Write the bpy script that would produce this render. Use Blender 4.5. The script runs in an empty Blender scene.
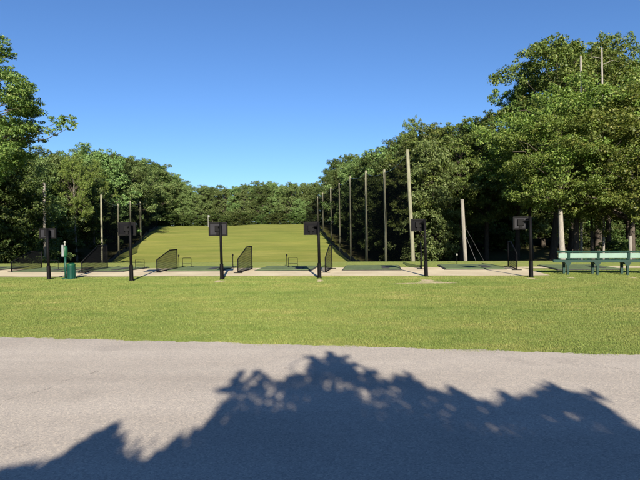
import bpy, math, random
import numpy as np
from mathutils import Vector, Matrix, Euler

random.seed(7)
RNG = np.random.default_rng(11)
scene = bpy.context.scene
COL = scene.collection
R = math.radians

# ------------------------------------------------------------------ camera
CAM_H = 1.6
F = 480.0                                   # focal length in pixels of the 640 px wide photo
PITCH, ROLL = 1.19, 0.8
CAM_ROT = Euler((R(90 - PITCH), 0, 0)).to_matrix() @ Matrix.Rotation(R(-ROLL), 3, 'Z')
cam_data = bpy.data.cameras.new('camera')
cam_data.sensor_width = 36.0
cam_data.lens = 36.0 * F / 640.0
cam_data.clip_start = 0.05
cam_data.clip_end = 3000
cam = bpy.data.objects.new('camera', cam_data)
COL.objects.link(cam)
cam.matrix_world = Matrix.Translation((0, 0, CAM_H)) @ CAM_ROT.to_4x4()
scene.camera = cam


def ray(x, y):
    return CAM_ROT @ Vector(((x - 320) / F, -(y - 240) / F, -1))


def at(x, y, d):
    """world point seen at pixel x, y at distance Y = d"""
    v = ray(x, y)
    return Vector((0, 0, CAM_H)) + v * (d / v.y)


def onground(x, y, z=0.0):
    v = ray(x, y)
    t = (z - CAM_H) / v.z
    return Vector((0, 0, CAM_H)) + v * t


# ------------------------------------------------------------------ light
SUN_EL, SUN_AZ = 24.0, 7.5                   # the sun stands behind the camera, a little to its right
SUN = Vector((math.sin(R(SUN_AZ)) * math.cos(R(SUN_EL)), -math.cos(R(SUN_AZ)) * math.cos(R(SUN_EL)), math.sin(R(SUN_EL))))
sun_data = bpy.data.lights.new('sun', 'SUN')
sun_data.energy = 5.0
sun_data.angle = R(0.5)
sun_data.color = (1.0, 0.90, 0.76)
sun = bpy.data.objects.new('sun', sun_data)
COL.objects.link(sun)
sun.rotation_euler = SUN.to_track_quat('Z', 'Y').to_euler()
sun.location = SUN * 200

world = bpy.data.worlds.new('World')
scene.world = world
world.use_nodes = True
wn = world.node_tree
for n in list(wn.nodes):
    wn.nodes.remove(n)
sky = wn.nodes.new('ShaderNodeTexSky')
sky.sky_type = 'NISHITA'
sky.sun_disc = False
sky.sun_elevation = R(SUN_EL)
sky.sun_rotation = R(180 - SUN_AZ)
sky.air_density = 1.0
sky.dust_density = 0.3
sky.ozone_density = 2.0
bg = wn.nodes.new('ShaderNodeBackground')
bg.inputs['Strength'].default_value = 0.05
wo = wn.nodes.new('ShaderNodeOutputWorld')
tint = wn.nodes.new('ShaderNodeMix')                # a clear, dry summer sky: deeper blue than the model's
tint.data_type = 'RGBA'
tint.blend_type = 'MULTIPLY'
tint.inputs[0].default_value = 1.0
tint.inputs[7].default_value = (0.51, 0.735, 1.06, 1)
wn.links.new(sky.outputs[0], tint.inputs[6])
wn.links.new(tint.outputs[2], bg.inputs[0])
wn.links.new(bg.outputs[0], wo.inputs[0])

vs = scene.view_settings
vs.view_transform = 'Standard'
vs.look = 'None'
vs.exposure = 1.52
vs.gamma = 1.0
vs.use_curve_mapping = False
scene.render.engine = 'CYCLES'
scene.cycles.max_bounces = 8
scene.cycles.transparent_max_bounces = 24


# ------------------------------------------------------------------ materials
class Mat:
    def __init__(self, name):
        self.m = bpy.data.materials.new(name)
        self.m.use_nodes = True
        self.t = self.m.node_tree
        for n in list(self.t.nodes):
            self.t.nodes.remove(n)
        self.out = self.t.nodes.new('ShaderNodeOutputMaterial')

    def n(self, kind, **kw):
        nd = self.t.nodes.new('ShaderNode' + kind)
        for k, v in kw.items():
            setattr(nd, k, v)
        return nd

    def l(self, a, b):
        self.t.links.new(a, b)

    def noise(self, scale, detail=4, rough=0.55, vec=None, coord='Object'):
        nz = self.n('TexNoise')
        nz.inputs['Scale'].default_value = scale
        nz.inputs['Detail'].default_value = detail
        nz.inputs['Roughness'].default_value = rough
        if vec is None:
            vec = self.coord(coord)
        self.l(vec, nz.inputs['Vector'])
        return nz.outputs['Fac']

    def coord(self, kind='Object'):
        if not hasattr(self, '_tc'):
            self._tc = self.n('TexCoord')
        return self._tc.outputs[kind]

    def ramp(self, fac, stops):
        r = self.n('ValToRGB')
        els = r.color_ramp.elements
        while len(els) < len(stops):
            els.new(0.5)
        for e, (p, c) in zip(els, stops):
            e.position = p
            e.color = (c[0], c[1], c[2], 1) if not isinstance(c, (int, float)) else (c, c, c, 1)
        self.l(fac, r.inputs[0])
        return r.outputs[0]

    def mix(self, fac, a, b, mode='MIX'):
        mx = self.n('Mix', data_type='RGBA', blend_type=mode)
        for v, i in ((fac, 0), (a, 6), (b, 7)):
            if isinstance(v, (int, float)):
                mx.inputs[i].default_value = v
            elif isinstance(v, tuple):
                mx.inputs[i].default_value = (*v, 1)
            else:
                self.l(v, mx.inputs[i])
        return mx.outputs[2]

    def math(self, op, a, b=None, clamp=False):
        m = self.n('Math', operation=op)
        m.use_clamp = clamp
        for i, v in enumerate((a, b)):
            if v is None:
                continue
            if isinstance(v, (int, float)):
                m.inputs[i].default_value = v
            else:
                self.l(v, m.inputs[i])
        return m.outputs[0]

    def bsdf(self, color, rough=0.7, spec=0.3, metal=0.0, bump=None, bump_d=0.01, bump_s=0.5):
        p = self.n('BsdfPrincipled')
        if isinstance(color, tuple):
            p.inputs['Base Color'].default_value = (*color, 1)
        else:
            self.l(color, p.inputs['Base Color'])
        p.inputs['Roughness'].default_value = rough
        p.inputs['Specular IOR Level'].default_value = spec
        p.inputs['Metallic'].default_value = metal
        if bump is not None:
            b = self.n('Bump')
            b.inputs['Distance'].default_value = bump_d
            b.inputs['Strength'].default_value = bump_s
            self.l(bump, b.inputs['Height'])
            self.l(b.outputs[0], p.inputs['Normal'])
        self.l(p.outputs[0], self.out.inputs[0])
        return p


def plain(name, c, rough=0.5, var=0.25, scale=6.0, metal=0.0, spec=0.4, bump=0.002):
    m = Mat(name)
    f = m.noise(scale, 5)
    g = m.noise(scale * 9, 3)
    lo = tuple(v * (1 - var) for v in c)
    hi = tuple(min(1, v * (1 + var)) for v in c)
    col = m.ramp(f, [(0.3, lo), (0.7, hi)])
    m.bsdf(col, rough, spec, metal, bump=g, bump_d=bump)
    return m.m


def make_leaf_mat(name, dark, light, warm):
    m = Mat(name)
    geo = m.n('NewGeometry')
    oi = m.n('ObjectInfo')
    base = m.ramp(geo.outputs['Random Per Island'], [(0.0, dark), (0.75, light), (1.0, warm)])
    hsv = m.n('HueSaturation')
    m.l(base, hsv.inputs['Color'])
    m.l(m.math('ADD', m.math('MULTIPLY', oi.outputs['Random'], 0.042), 0.483), hsv.inputs['Hue'])
    m.l(m.math('ADD', m.math('MULTIPLY', oi.outputs['Random'], 0.55), 0.74), hsv.inputs['Value'])
    col = hsv.outputs[0]
    d = m.n('BsdfPrincipled')
    m.l(col, d.inputs['Base Color'])
    d.inputs['Roughness'].default_value = 0.5
    d.inputs['Specular IOR Level'].default_value = 0.25
    t = m.n('BsdfTranslucent')
    m.l(m.mix(1.0, col, (1.0, 1.1, 0.5), 'MULTIPLY'), t.inputs['Color'])
    mx = m.n('MixShader')
    mx.inputs[0].default_value = 0.38
    m.l(d.outputs[0], mx.inputs[1])
    m.l(t.outputs[0], mx.inputs[2])
    m.l(mx.outputs[0], m.out.inputs[0])
    return m.m


LEAF_A = make_leaf_mat('maple_leaf', (0.066, 0.102, 0.021), (0.140, 0.190, 0.038), (0.215, 0.232, 0.062))
LEAF_B = make_leaf_mat('oak_leaf', (0.060, 0.094, 0.022), (0.128, 0.172, 0.040), (0.200, 0.208, 0.062))
LEAF_D = make_leaf_mat('hillside_leaf', (0.076, 0.122, 0.038), (0.148, 0.212, 0.066), (0.205, 0.244, 0.095))
LEAF_C = make_leaf_mat('shade_toned_leaf', (0.036, 0.060, 0.017), (0.070, 0.102, 0.026), (0.100, 0.116, 0.034))  # leaf green dimmed so the inner wood's shade is in the colour


def make_bark(name, lo, hi):
    m = Mat(name)
    mp = m.n('Mapping')
    mp.inputs['Scale'].default_value = (6, 6, 1.2)
    m.l(m.coord(), mp.inputs[0])
    f = m.noise(2.2, 6, 0.65, mp.outputs[0])
    g = m.noise(0.7, 3)
    col = m.ramp(f, [(0.3, lo), (0.7, hi)])
    col = m.mix(m.math('MULTIPLY', g, 0.5), col, tuple(v * 0.6 for v in lo))
    m.bsdf(col, 0.9, 0.1, bump=f, bump_d=0.03, bump_s=0.8)
    return m.m


BARK = make_bark('grey_brown_bark', (0.035, 0.029, 0.023), (0.095, 0.080, 0.064))
BARK_PALE_LIT = make_bark('pale_sunlit_bark', (0.15, 0.14, 0.12), (0.30, 0.28, 0.24))  # pale bark, brightened so the lit trunks carry sunlight in their colour
POLE_WOOD = make_bark('weathered_pole_wood', (0.12, 0.12, 0.082), (0.22, 0.215, 0.15))
POLE_PALE = make_bark('pale_pole_wood', (0.13, 0.12, 0.10), (0.23, 0.215, 0.185))

BLACK = plain('black_powder_coat', (0.003, 0.003, 0.0034), 0.6, 0.3, spec=0.08)
DARK_PANEL = plain('dark_housing', (0.0022, 0.0023, 0.0034), 0.6, 0.3, spec=0.06)
GREY_PANEL = plain('grey_back_plate', (0.013, 0.013, 0.016), 0.5, 0.18, 4, spec=0.1)
RUBBER = plain('black_rubber', (0.02, 0.02, 0.02), 0.85, 0.3)
BENCH_GREEN = plain('dark_green_enamel', (0.004, 0.024, 0.017), 0.5, 0.25, 3, spec=0.2)
BENCH_WHITE = plain('pale_mint_paint', (0.135, 0.205, 0.168), 0.5, 0.10, 3)
BIN_GREEN = plain('green_plastic', (0.004, 0.036, 0.025), 0.5, 0.25, 4, spec=0.2)
WASHER_GREEN = plain('green_cast_metal', (0.005, 0.045, 0.018), 0.5, 0.2, 4, spec=0.2)
WHITE_CLOTH = plain('white_towel', (0.16, 0.17, 0.17), 0.9, 0.1, 8)
WHITE_PAINT = plain('white_paint', (0.22, 0.22, 0.20), 0.5, 0.08, 4)
STEEL = plain('galvanised_wire', (0.30, 0.30, 0.30), 0.4, 0.2, 8, 0.8)
SKIRT = plain('dark_net_skirt', (0.018, 0.017, 0.014), 0.95, 0.4, 2)


def make_net(name, opacity, color):
    m = Mat(name)
    t = m.n('BsdfTransparent')
    d = m.n('BsdfDiffuse')
    d.inputs[0].default_value = (*color, 1)
    mx = m.n('MixShader')
    f = m.noise(0.35, 3)
    m.l(m.math('ADD', m.math('MULTIPLY', f, 0.3), opacity - 0.15), mx.inputs[0])
    m.l(t.outputs[0], mx.inputs[1])
    m.l(d.outputs[0], mx.inputs[2])
    m.l(mx.outputs[0], m.out.inputs[0])
    return m.m


NET = make_net('black_range_netting', 0.66, (0.010, 0.011, 0.012))


def make_mesh_panel():
    m = Mat('woven_black_mesh')
    sep = m.n('SeparateXYZ')
    m.l(m.coord(), sep.inputs[0])
    a = m.math('LESS_THAN', m.math('FRACT', m.math('MULTIPLY', sep.outputs[1], 26.0)), 0.42)
    b = m.math('LESS_THAN', m.math('FRACT', m.math('MULTIPLY', sep.outputs[2], 26.0)), 0.36)
    f = m.math('MAXIMUM', a, b)
    t = m.n('BsdfTransparent')
    d = m.n('BsdfDiffuse')
    d.inputs[0].default_value = (0.012, 0.012, 0.013, 1)
    mx = m.n('MixShader')
    m.l(f, mx.inputs[0])
    m.l(t.outputs[0], mx.inputs[1])
    m.l(d.outputs[0], mx.inputs[2])
    m.l(mx.outputs[0], m.out.inputs[0])
    return m.m


MESH_PANEL = make_mesh_panel()


def make_turf():
    m = Mat('artificial_turf')
    f = m.noise(3.0, 5)
    g = m.noise(120, 3)
    col = m.ramp(f, [(0.3, (0.075, 0.105, 0.050)), (0.7, (0.110, 0.145, 0.070))])
    col = m.mix(0.5, col, m.ramp(g, [(0.3, (0.4, 0.4, 0.4)), (0.7, (1.3, 1.3, 1.3))]), 'MULTIPLY')
    m.bsdf(col, 0.9, 0.1, bump=g, bump_d=0.01)
    return m.m


TURF = make_turf()


def make_concrete():
    m = Mat('worn_concrete')
    f = m.noise(0.7, 6, 0.6)
    g = m.noise(40, 4)
    col = m.ramp(f, [(0.25, (0.34, 0.285, 0.185)), (0.6, (0.46, 0.40, 0.27)), (0.85, (0.53, 0.47, 0.33))])
    col = m.mix(0.25, col, m.ramp(g, [(0.3, 0.55), (0.7, 1.2)]), 'MULTIPLY')
    m.bsdf(col, 0.85, 0.2, bump=g, bump_d=0.004)
    return m.m


CONCRETE = make_concrete()


def make_asphalt():
    m = Mat('weathered_asphalt')
    mp = m.n('Mapping')
    mp.inputs['Rotation'].default_value = (0, 0, R(9.5))
    mp.inputs['Scale'].default_value = (0.10, 0.9, 1)
    m.l(m.coord(), mp.inputs[0])
    band = m.noise(1.0, 4, 0.55, mp.outputs[0])
    blot = m.noise(0.8, 6, 0.65)
    v = m.n('TexVoronoi')
    v.inputs['Scale'].default_value = 95
    m.l(m.coord(), v.inputs['Vector'])
    stone = v.outputs['Color']
    sep = m.n('SeparateColor')
    m.l(stone, sep.inputs[0])
    fine = m.noise(260, 3, 0.7)
    col = m.ramp(m.math('ADD', m.math('MULTIPLY', band, 0.65), m.math('MULTIPLY', blot, 0.35)),
                 [(0.3, (0.262, 0.235, 0.203)), (0.5, (0.328, 0.297, 0.258)), (0.7, (0.390, 0.355, 0.312))])
    col = m.mix(0.55, col, m.ramp(sep.outputs[0], [(0.0, (0.55, 0.55, 0.58)), (0.35, (0.92, 0.92, 0.92)), (0.75, (1.05, 1.04, 1.02)), (1.0, (1.5, 1.42, 1.3))]), 'MULTIPLY')
    col = m.mix(0.35, col, m.ramp(fine, [(0.3, 0.5), (0.7, 1.3)]), 'MULTIPLY')
    # a hairline crack and two fainter ones, along a wobbling line
    sp = m.n('SeparateXYZ')
    m.l(m.coord(), sp.inputs[0])
    wob = m.math('MULTIPLY', m.math('SUBTRACT', m.noise(2.2, 5, 0.7), 0.5), 0.5)

    def crack(px0, px1, width):
        a, b = onground(*px0), onground(*px1)
        dx, dy = (b - a).x, (b - a).y
        L = math.hypot(dx, dy)
        nx, ny = -dy / L, dx / L
        tx, ty = dx / L, dy / L
        d = m.math('ADD', m.math('MULTIPLY', sp.outputs[0], nx), m.math('MULTIPLY', sp.outputs[1], ny))
        d = m.math('ABSOLUTE', m.math('ADD', m.math('SUBTRACT', d, a.x * nx + a.y * ny), wob))
        s = m.math('ADD', m.math('MULTIPLY', sp.outputs[0], tx), m.math('MULTIPLY', sp.outputs[1], ty))
        s = m.math('SUBTRACT', s, a.x * tx + a.y * ty)
        ins = m.math('MULTIPLY', m.math('GREATER_THAN', s, 0.0), m.math('LESS_THAN', s, L))
        c = m.math('MULTIPLY', m.math('LESS_THAN', d, width), ins)
        return m.math('MULTIPLY', c, m.math('GREATER_THAN', m.noise(9, 3), 0.42))

    c1 = crack((-60, 425), (98, 371), 0.0055)
    c2 = crack((560, 362), (760, 392), 0.0035)
    col = m.mix(m.math('MULTIPLY', m.math('MAXIMUM', c1, c2), 0.5), col, (0.07, 0.06, 0.05))
    stain = m.ramp(m.noise(0.55, 6, 0.75), [(0.58, (1.0, 1.0, 1.0)), (0.72, (0.80, 0.80, 0.81))])
    col = m.mix(1.0, col, stain, 'MULTIPLY')
    spot = m.ramp(m.noise(5.5, 2, 0.5), [(0.70, (1.0, 1.0, 1.0)), (0.76, (0.72, 0.71, 0.70))])
    col = m.mix(0.6, col, spot, 'MULTIPLY')
    m.bsdf(col, 0.9, 0.25, bump=sep.outputs[0], bump_d=0.0035, bump_s=0.7)
    return m.m


ASPHALT = make_asphalt()


def make_ground():
    m = Mat('ground_cover')
    at_ = m.n('Attribute')
    at_.attribute_name = 'zone'
    sep = m.n('SeparateColor')
    m.l(at_.outputs['Color'], sep.inputs[0])      # R forest floor, G range hill
    big = m.noise(0.16, 5, 0.6)
    mid = m.noise(1.4, 5, 0.65)
    fine = m.noise(22, 4, 0.7)
    vfine = m.noise(110, 2, 0.7)
    lawn = m.ramp(m.math('ADD', m.math('MULTIPLY', big, 0.45), m.math('MULTIPLY', mid, 0.55)),
                  [(0.32, (0.155, 0.205, 0.052)), (0.5, (0.205, 0.240, 0.064)), (0.68, (0.250, 0.255, 0.088))])
    # mown bands across the hill
    mp = m.n('Mapping')
    mp.inputs['Rotation'].default_value = (0, 0, R(-6))
    mp.inputs['Scale'].default_value = (0.022, 0.16, 0.0)
    m.l(m.coord(), mp.inputs[0])
    band = m.noise(1.0, 4, 0.6, mp.outputs[0])
    hill = m.ramp(m.math('ADD', m.math('MULTIPLY', band, 0.7), m.math('MULTIPLY', big, 0.3)),
                  [(0.3, (0.132, 0.164, 0.035)), (0.5, (0.166, 0.182, 0.042)), (0.7, (0.210, 0.208, 0.060))])
    mp2 = m.n('Mapping')
    mp2.inputs['Rotation'].default_value = (0, 0, R(-6))
    mp2.inputs['Scale'].default_value = (0.09, 0.42, 0.0)
    m.l(m.coord(), mp2.inputs[0])
    patch = m.noise(1.0, 6, 0.7, mp2.outputs[0])
    hill = m.mix(0.85, hill, m.ramp(patch, [(0.34, (0.74, 0.80, 0.78)), (0.52, (1.0, 1.0, 1.0)), (0.68, (1.24, 1.14, 1.22))]), 'MULTIPLY')
    # mower passes, each a few metres wide
    sx = m.n('SeparateXYZ')
    m.l(m.coord(), sx.inputs[0])
    rowp = m.math('ADD', m.math('MULTIPLY', sx.outputs[1], 1.05), m.math('MULTIPLY', sx.outputs[0], 0.11))
    stripe = m.math('SINE', m.math('ADD', rowp, m.math('MULTIPLY', m.noise(0.08, 2), 3.0)))
    hill = m.mix(0.25, hill, m.ramp(m.math('ADD', m.math('MULTIPLY', stripe, 0.5), 0.5), [(0.3, (0.93, 0.94, 0.93)), (0.7, (1.07, 1.06, 1.07))]), 'MULTIPLY')
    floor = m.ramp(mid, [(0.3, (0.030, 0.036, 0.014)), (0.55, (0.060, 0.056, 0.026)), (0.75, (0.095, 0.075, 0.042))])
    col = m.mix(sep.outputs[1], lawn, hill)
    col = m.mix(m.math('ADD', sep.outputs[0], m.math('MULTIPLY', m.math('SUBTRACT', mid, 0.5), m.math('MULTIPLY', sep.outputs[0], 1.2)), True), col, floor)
    col = m.mix(0.55, col, m.ramp(fine, [(0.3, 0.45), (0.7, 1.45)]), 'MULTIPLY')
    col = m.mix(0.4, col, m.ramp(vfine, [(0.3, 0.5), (0.7, 1.4)]), 'MULTIPLY')
    m.bsdf(col, 0.95, 0.05, bump=m.math('ADD', m.math('MULTIPLY', fine, 0.7), m.math('MULTIPLY', vfine, 0.3)), bump_d=0.05, bump_s=0.8)
    return m.m


GROUND = make_ground()


def make_blade():
    m = Mat('grass_blade')
    geo = m.n('NewGeometry')
    mp = m.n('Mapping')
    mp.inputs['Rotation'].default_value = (0, 0, R(9))
    mp.inputs['Scale'].default_value = (0.55, 1.2, 1)
    m.l(m.coord(), mp.inputs[0])
    stretch = mp.outputs[0]
    big = m.noise(0.5, 5, 0.6, stretch)
    mid = m.noise(2.2, 5, 0.7, stretch)
    patch = m.math('ADD', m.math('MULTIPLY', big, 0.5), m.math('MULTIPLY', mid, 0.5))
    col = m.ramp(patch, [(0.34, (0.086, 0.140, 0.028)), (0.47, (0.148, 0.194, 0.046)), (0.56, (0.190, 0.215, 0.058)), (0.68, (0.285, 0.258, 0.100))])
    r = m.ramp(geo.outputs['Random Per Island'], [(0.0, (0.7, 0.75, 0.7)), (0.6, (1.0, 1.0, 1.0)), (0.93, (1.15, 1.10, 1.08)), (1.0, (1.55, 1.3, 1.6))])
    col = m.mix(1.0, col, r, 'MULTIPLY')
    d = m.n('BsdfPrincipled')
    m.l(col, d.inputs['Base Color'])
    d.inputs['Roughness'].default_value = 0.55
    d.inputs['Specular IOR Level'].default_value = 0.2
    t = m.n('BsdfTranslucent')
    m.l(col, t.inputs['Color'])
    mx = m.n('MixShader')
    mx.inputs[0].default_value = 0.3
    m.l(d.outputs[0], mx.inputs[1])
    m.l(t.outputs[0], mx.inputs[2])
    m.l(mx.outputs[0], m.out.inputs[0])
    return m.m


BLADE = make_blade()


# ------------------------------------------------------------------ mesh helpers
class MB:
    def __init__(self):
        self.v, self.f = [], []

    def box(self, c, s, rot=None, bev=0.0):
        """box with chamfered vertical-independent edges when bev > 0"""
        hx, hy, hz = s[0] / 2, s[1] / 2, s[2] / 2
        M = rot if rot is not None else Matrix.Identity(3)
        c = Vector(c)
        b = min(bev, hx * 0.6, hy * 0.6, hz * 0.6)
        if b <= 0:
            pts = [(x, y, z) for x in (-hx, hx) for y in (-hy, hy) for z in (-hz, hz)]
            fs = [(0, 1, 3, 2), (4, 6, 7, 5), (0, 4, 5, 1), (2, 3, 7, 6), (0, 2, 6, 4), (1, 5, 7, 3)]
            o = len(self.v)
            self.v += [tuple(c + M @ Vector(p)) for p in pts]
            self.f += [tuple(o + i for i in q) for q in fs]
            return self
        # rounded ring cross-sections stacked along z
        rings = [(-hz, b), (-hz + b, 0), (hz - b, 0), (hz, b)]
        o = len(self.v)
        for z, ins in rings:
            ax, ay = hx - ins, hy - ins
            k = b * 0.9
            for (px, py) in ((-ax + k, -ay), (ax - k, -ay), (ax, -ay + k), (ax, ay - k), (ax - k, ay), (-ax + k, ay), (-ax, ay - k), (-ax, -ay + k)):
                self.v.append(tuple(c + M @ Vector((px, py, z))))
        for r in range(3):
            for i in range(8):
                j = (i + 1) % 8
                self.f.append((o + r * 8 + i, o + r * 8 + j, o + r * 8 + 8 + j, o + r * 8 + 8 + i))
        self.f.append(tuple(o + i for i in range(7, -1, -1)))
        self.f.append(tuple(o + 24 + i for i in range(8)))
        return self

    def tube(self, pts, radii, n=8, cap=True):
        pts = [Vector(p) for p in pts]
        if isinstance(radii, (int, float)):
            radii = [radii] * len(pts)
        o = len(self.v)
        prev = None
        for i, p in enumerate(pts):
            d = (pts[min(i + 1, len(pts) - 1)] - pts[max(i - 1, 0)]).normalized()
            a = prev - d * prev.dot(d) if prev is not None else (Vector((1, 0, 0)) if abs(d.x) < 0.8 else Vector((0, 1, 0)))
            a = (a - d * a.dot(d)).normalized()
            prev = a
            b = d.cross(a)
            for k in range(n):
                t = 2 * math.pi * k / n
                self.v.append(tuple(p + (a * math.cos(t) + b * math.sin(t)) * radii[i]))
        for i in range(len(pts) - 1):
            for k in range(n):
                j = (k + 1) % n
                self.f.append((o + i * n + k, o + i * n + j, o + (i + 1) * n + j, o + (i + 1) * n + k))
        if cap:
            self.f.append(tuple(o + k for k in range(n - 1, -1, -1)))
            self.f.append(tuple(o + (len(pts) - 1) * n + k for k in range(n)))
        return self

    def prism(self, poly, axis_pts):
        """extrude polygon (list of vectors) by vector axis_pts"""
        o = len(self.v)
        n = len(poly)
        ex = Vector(axis_pts)
        self.v += [tuple(Vector(p)) for p in poly] + [tuple(Vector(p) + ex) for p in poly]
        self.f.append(tuple(o + i for i in range(n - 1, -1, -1)))
        self.f.append(tuple(o + n + i for i in range(n)))
        for i in range(n):
            j = (i + 1) % n
            self.f.append((o + i, o + j, o + n + j, o + n + i))
        return self

    def lathe(self, prof, c=(0, 0, 0), n=24):
        o = len(self.v)
        for r, z in prof:
            for k in range(n):
                t = 2 * math.pi * k / n
                self.v.append((c[0] + r * math.cos(t), c[1] + r * math.sin(t), c[2] + z))
        for i in range(len(prof) - 1):
            for k in range(n):
                j = (k + 1) % n
                self.f.append((o + i * n + k, o + i * n + j, o + (i + 1) * n + j, o + (i + 1) * n + k))
        return self

    def build(self, name, mat, parent=None, smooth=False):
        me = bpy.data.meshes.new(name)
        me.from_pydata(self.v, [], self.f)
        me.materials.append(mat)
        if smooth:
            me.shade_smooth()
        me.update()
        o = bpy.data.objects.new(name, me)
        COL.objects.link(o)
        if parent is not None:
            o.parent = parent
        return o


def np_mesh(name, verts, faces, mat, parent=None):
    """fast mesh from numpy arrays; faces is (N, k)"""
    me = bpy.data.meshes.new(name)
    n, k = faces.shape
    me.vertices.add(len(verts))
    me.vertices.foreach_set('co', verts.astype(np.float32).ravel())
    me.loops.add(n * k)
    me.loops.foreach_set('vertex_index', faces.astype(np.int32).ravel())
    me.polygons.add(n)
    me.polygons.foreach_set('loop_start', np.arange(0, n * k, k, dtype=np.int32))
    me.update(calc_edges=True)
    me.materials.append(mat)
    o = bpy.data.objects.new(name, me)
    COL.objects.link(o)
    if parent is not None:
        o.parent = parent
    return o


def tag(o, label=None, cat=None, group=None, kind=None):
    if label:
        o['label'] = label
    if cat:
        o['category'] = cat
    if group:
        o['group'] = group
    if kind:
        o['kind'] = kind
    return o


def empty(name, loc=(0, 0, 0), rz=0.0):
    o = bpy.data.objects.new(name, None)
    COL.objects.link(o)
    o.location = loc
    o.rotation_euler = (0, 0, rz)
    o.empty_display_size = 0.2
    return o


def children(root):
    return CHILD.get(root.name, [])


CHILD = {}


def dup(root, loc, rz=0.0, scale=None):
    r = root.copy()
    COL.objects.link(r)
    r.location = loc
    r.rotation_euler = (0, 0, rz)
    if scale is not None:
        r.scale = scale
    for ch in list(root.children):
        c = ch.copy()
        COL.objects.link(c)
        c.parent = r
        for g in list(ch.children):
            d = g.copy()
            COL.objects.link(d)
            d.parent = c
    return r


# ------------------------------------------------------------------ terrain
def sstep(t):
    t = np.clip(t, 0, 1)
    return t * t * (3 - 2 * t)


HY = np.array([-1e4, 55, 64, 75, 84, 97, 107, 118, 130, 145, 1e4])
HZ = np.array([0.0, 0.0, 0.3, 1.2, 2.3, 4.0, 4.9, 5.65, 6.2, 6.4, 6.4])
EDGE_K, EDGE_D = 0.13, 23.6


def terrain(X, Y):
    X = np.asarray(X, float)
    Y = np.asarray(Y, float)
    d1 = Y + EDGE_K * X
    z = -3.0 * sstep((d1 - EDGE_D) / 17.0)
    h = sum(np.interp(Y + o, HY, HZ) for o in (-4, -2, 0, 2, 4)) / 5
    z = z + h
    far = sstep((Y - 26) / 30)
    z = z + far * (0.10 * np.sin(X * 0.21 + 1.3) * np.sin(Y * 0.13) + 0.06 * np.sin(X * 0.47 + Y * 0.31))
    return z


NET_R = lambda d: 10.7 - 0.104 * d          # right hand net line


def left_edge(Y):
    return np.interp(Y, [0, 40, 62, 80, 90, 105, 150, 400], [-25, -25.5, -27, -31.5, -33.5, -37, -46, -60])


def build_ground():
    ys = np.concatenate([np.linspace(-700, -80, 8), np.linspace(-60, 0, 13)[:-1], np.linspace(0, 22, 34)[:-1], np.linspace(22, 150, 150)[:-1], np.linspace(150, 240, 12), np.linspace(300, 900, 8)])
    xs = np.concatenate([np.linspace(-900, -120, 9), np.linspace(-110, -62, 14), np.linspace(-60, 50, 130), np.linspace(52, 110, 16), np.linspace(130, 900, 9)])
    X, Y = np.meshgrid(xs, ys)
    Z = terrain(X, Y)
    nv = X.size
    nx, ny = len(xs), len(ys)
    idx = np.arange(nv).reshape(ny, nx)
    faces = np.stack([idx[:-1, :-1], idx[:-1, 1:], idx[1:, 1:], idx[1:, :-1]], -1).reshape(-1, 4)
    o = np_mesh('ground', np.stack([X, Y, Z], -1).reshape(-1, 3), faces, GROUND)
    o.data.shade_smooth()
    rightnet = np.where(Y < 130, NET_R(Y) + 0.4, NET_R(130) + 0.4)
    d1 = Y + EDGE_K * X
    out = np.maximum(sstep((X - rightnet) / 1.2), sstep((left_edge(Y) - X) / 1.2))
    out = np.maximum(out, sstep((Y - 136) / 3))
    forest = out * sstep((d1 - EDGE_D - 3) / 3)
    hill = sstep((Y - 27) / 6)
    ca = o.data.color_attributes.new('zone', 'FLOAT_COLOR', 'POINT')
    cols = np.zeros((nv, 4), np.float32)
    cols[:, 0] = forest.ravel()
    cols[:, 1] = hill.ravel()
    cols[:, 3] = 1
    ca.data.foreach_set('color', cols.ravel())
    tag(o, kind='structure')
    return o


build_ground()

# road / car park sheet, edge towards the lawn runs slightly askew
ROAD_A, ROAD_B = onground(0, 337.0), onground(640, 355.5)
ROAD_M = onground(320, 345.5)


def road_edge(x):
    """Y of the asphalt edge at world X (gentle bend)"""
    k = np.polyfit([ROAD_A.x, ROAD_M.x, ROAD_B.x], [ROAD_A.y, ROAD_M.y, ROAD_B.y], 2)
    k[0] = float(np.clip(k[0], -0.004, 0.004))
    sl = (ROAD_B.y - ROAD_A.y) / (ROAD_B.x - ROAD_A.x)
    y = ROAD_M.y + sl * (x - ROAD_M.x)
    return y + k[0] * np.clip(x, -12, 12) ** 2


def build_road():
    xs = np.concatenate([np.linspace(-90, -9, 60), np.arange(-9, 9, 0.05), np.linspace(9, 90, 60)])
    e = road_edge(xs) + 0.035 * np.sin(xs * 5.1) * np.sin(xs * 1.7 + 1) + 0.02 * np.sin(xs * 13.3 + 2 * np.sin(xs * 2.9)) + RNG.normal(0, 0.014, len(xs))
    back = np.full_like(e, -4.2)
    back = -4.2 - 0.17 * xs
    v = np.concatenate([np.stack([xs, back, np.full_like(xs, 0.004)], -1), np.stack([xs, e, np.full_like(xs, 0.004)], -1)])
    n = len(xs)
    i = np.arange(n - 1)
    f = np.stack([i, i + 1, n + i + 1, n + i], -1)
    o = np_mesh('asphalt_road', v, f, ASPHALT)
    tag(o, kind='structure')


build_road()

# ------------------------------------------------------------------ tee line frame
TH = R(-7.0)
U = Vector((math.cos(TH), math.sin(TH), 0))
V = Vector((-math.sin(TH), math.cos(TH), 0))
TEE0 = onground(320, 276.3)
FWD_A = R(-9.5)                               # direction the bays face


def tee(u, v, z=0.0):
    return TEE0 + U * u + V * v + Vector((0, 0, z))


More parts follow.
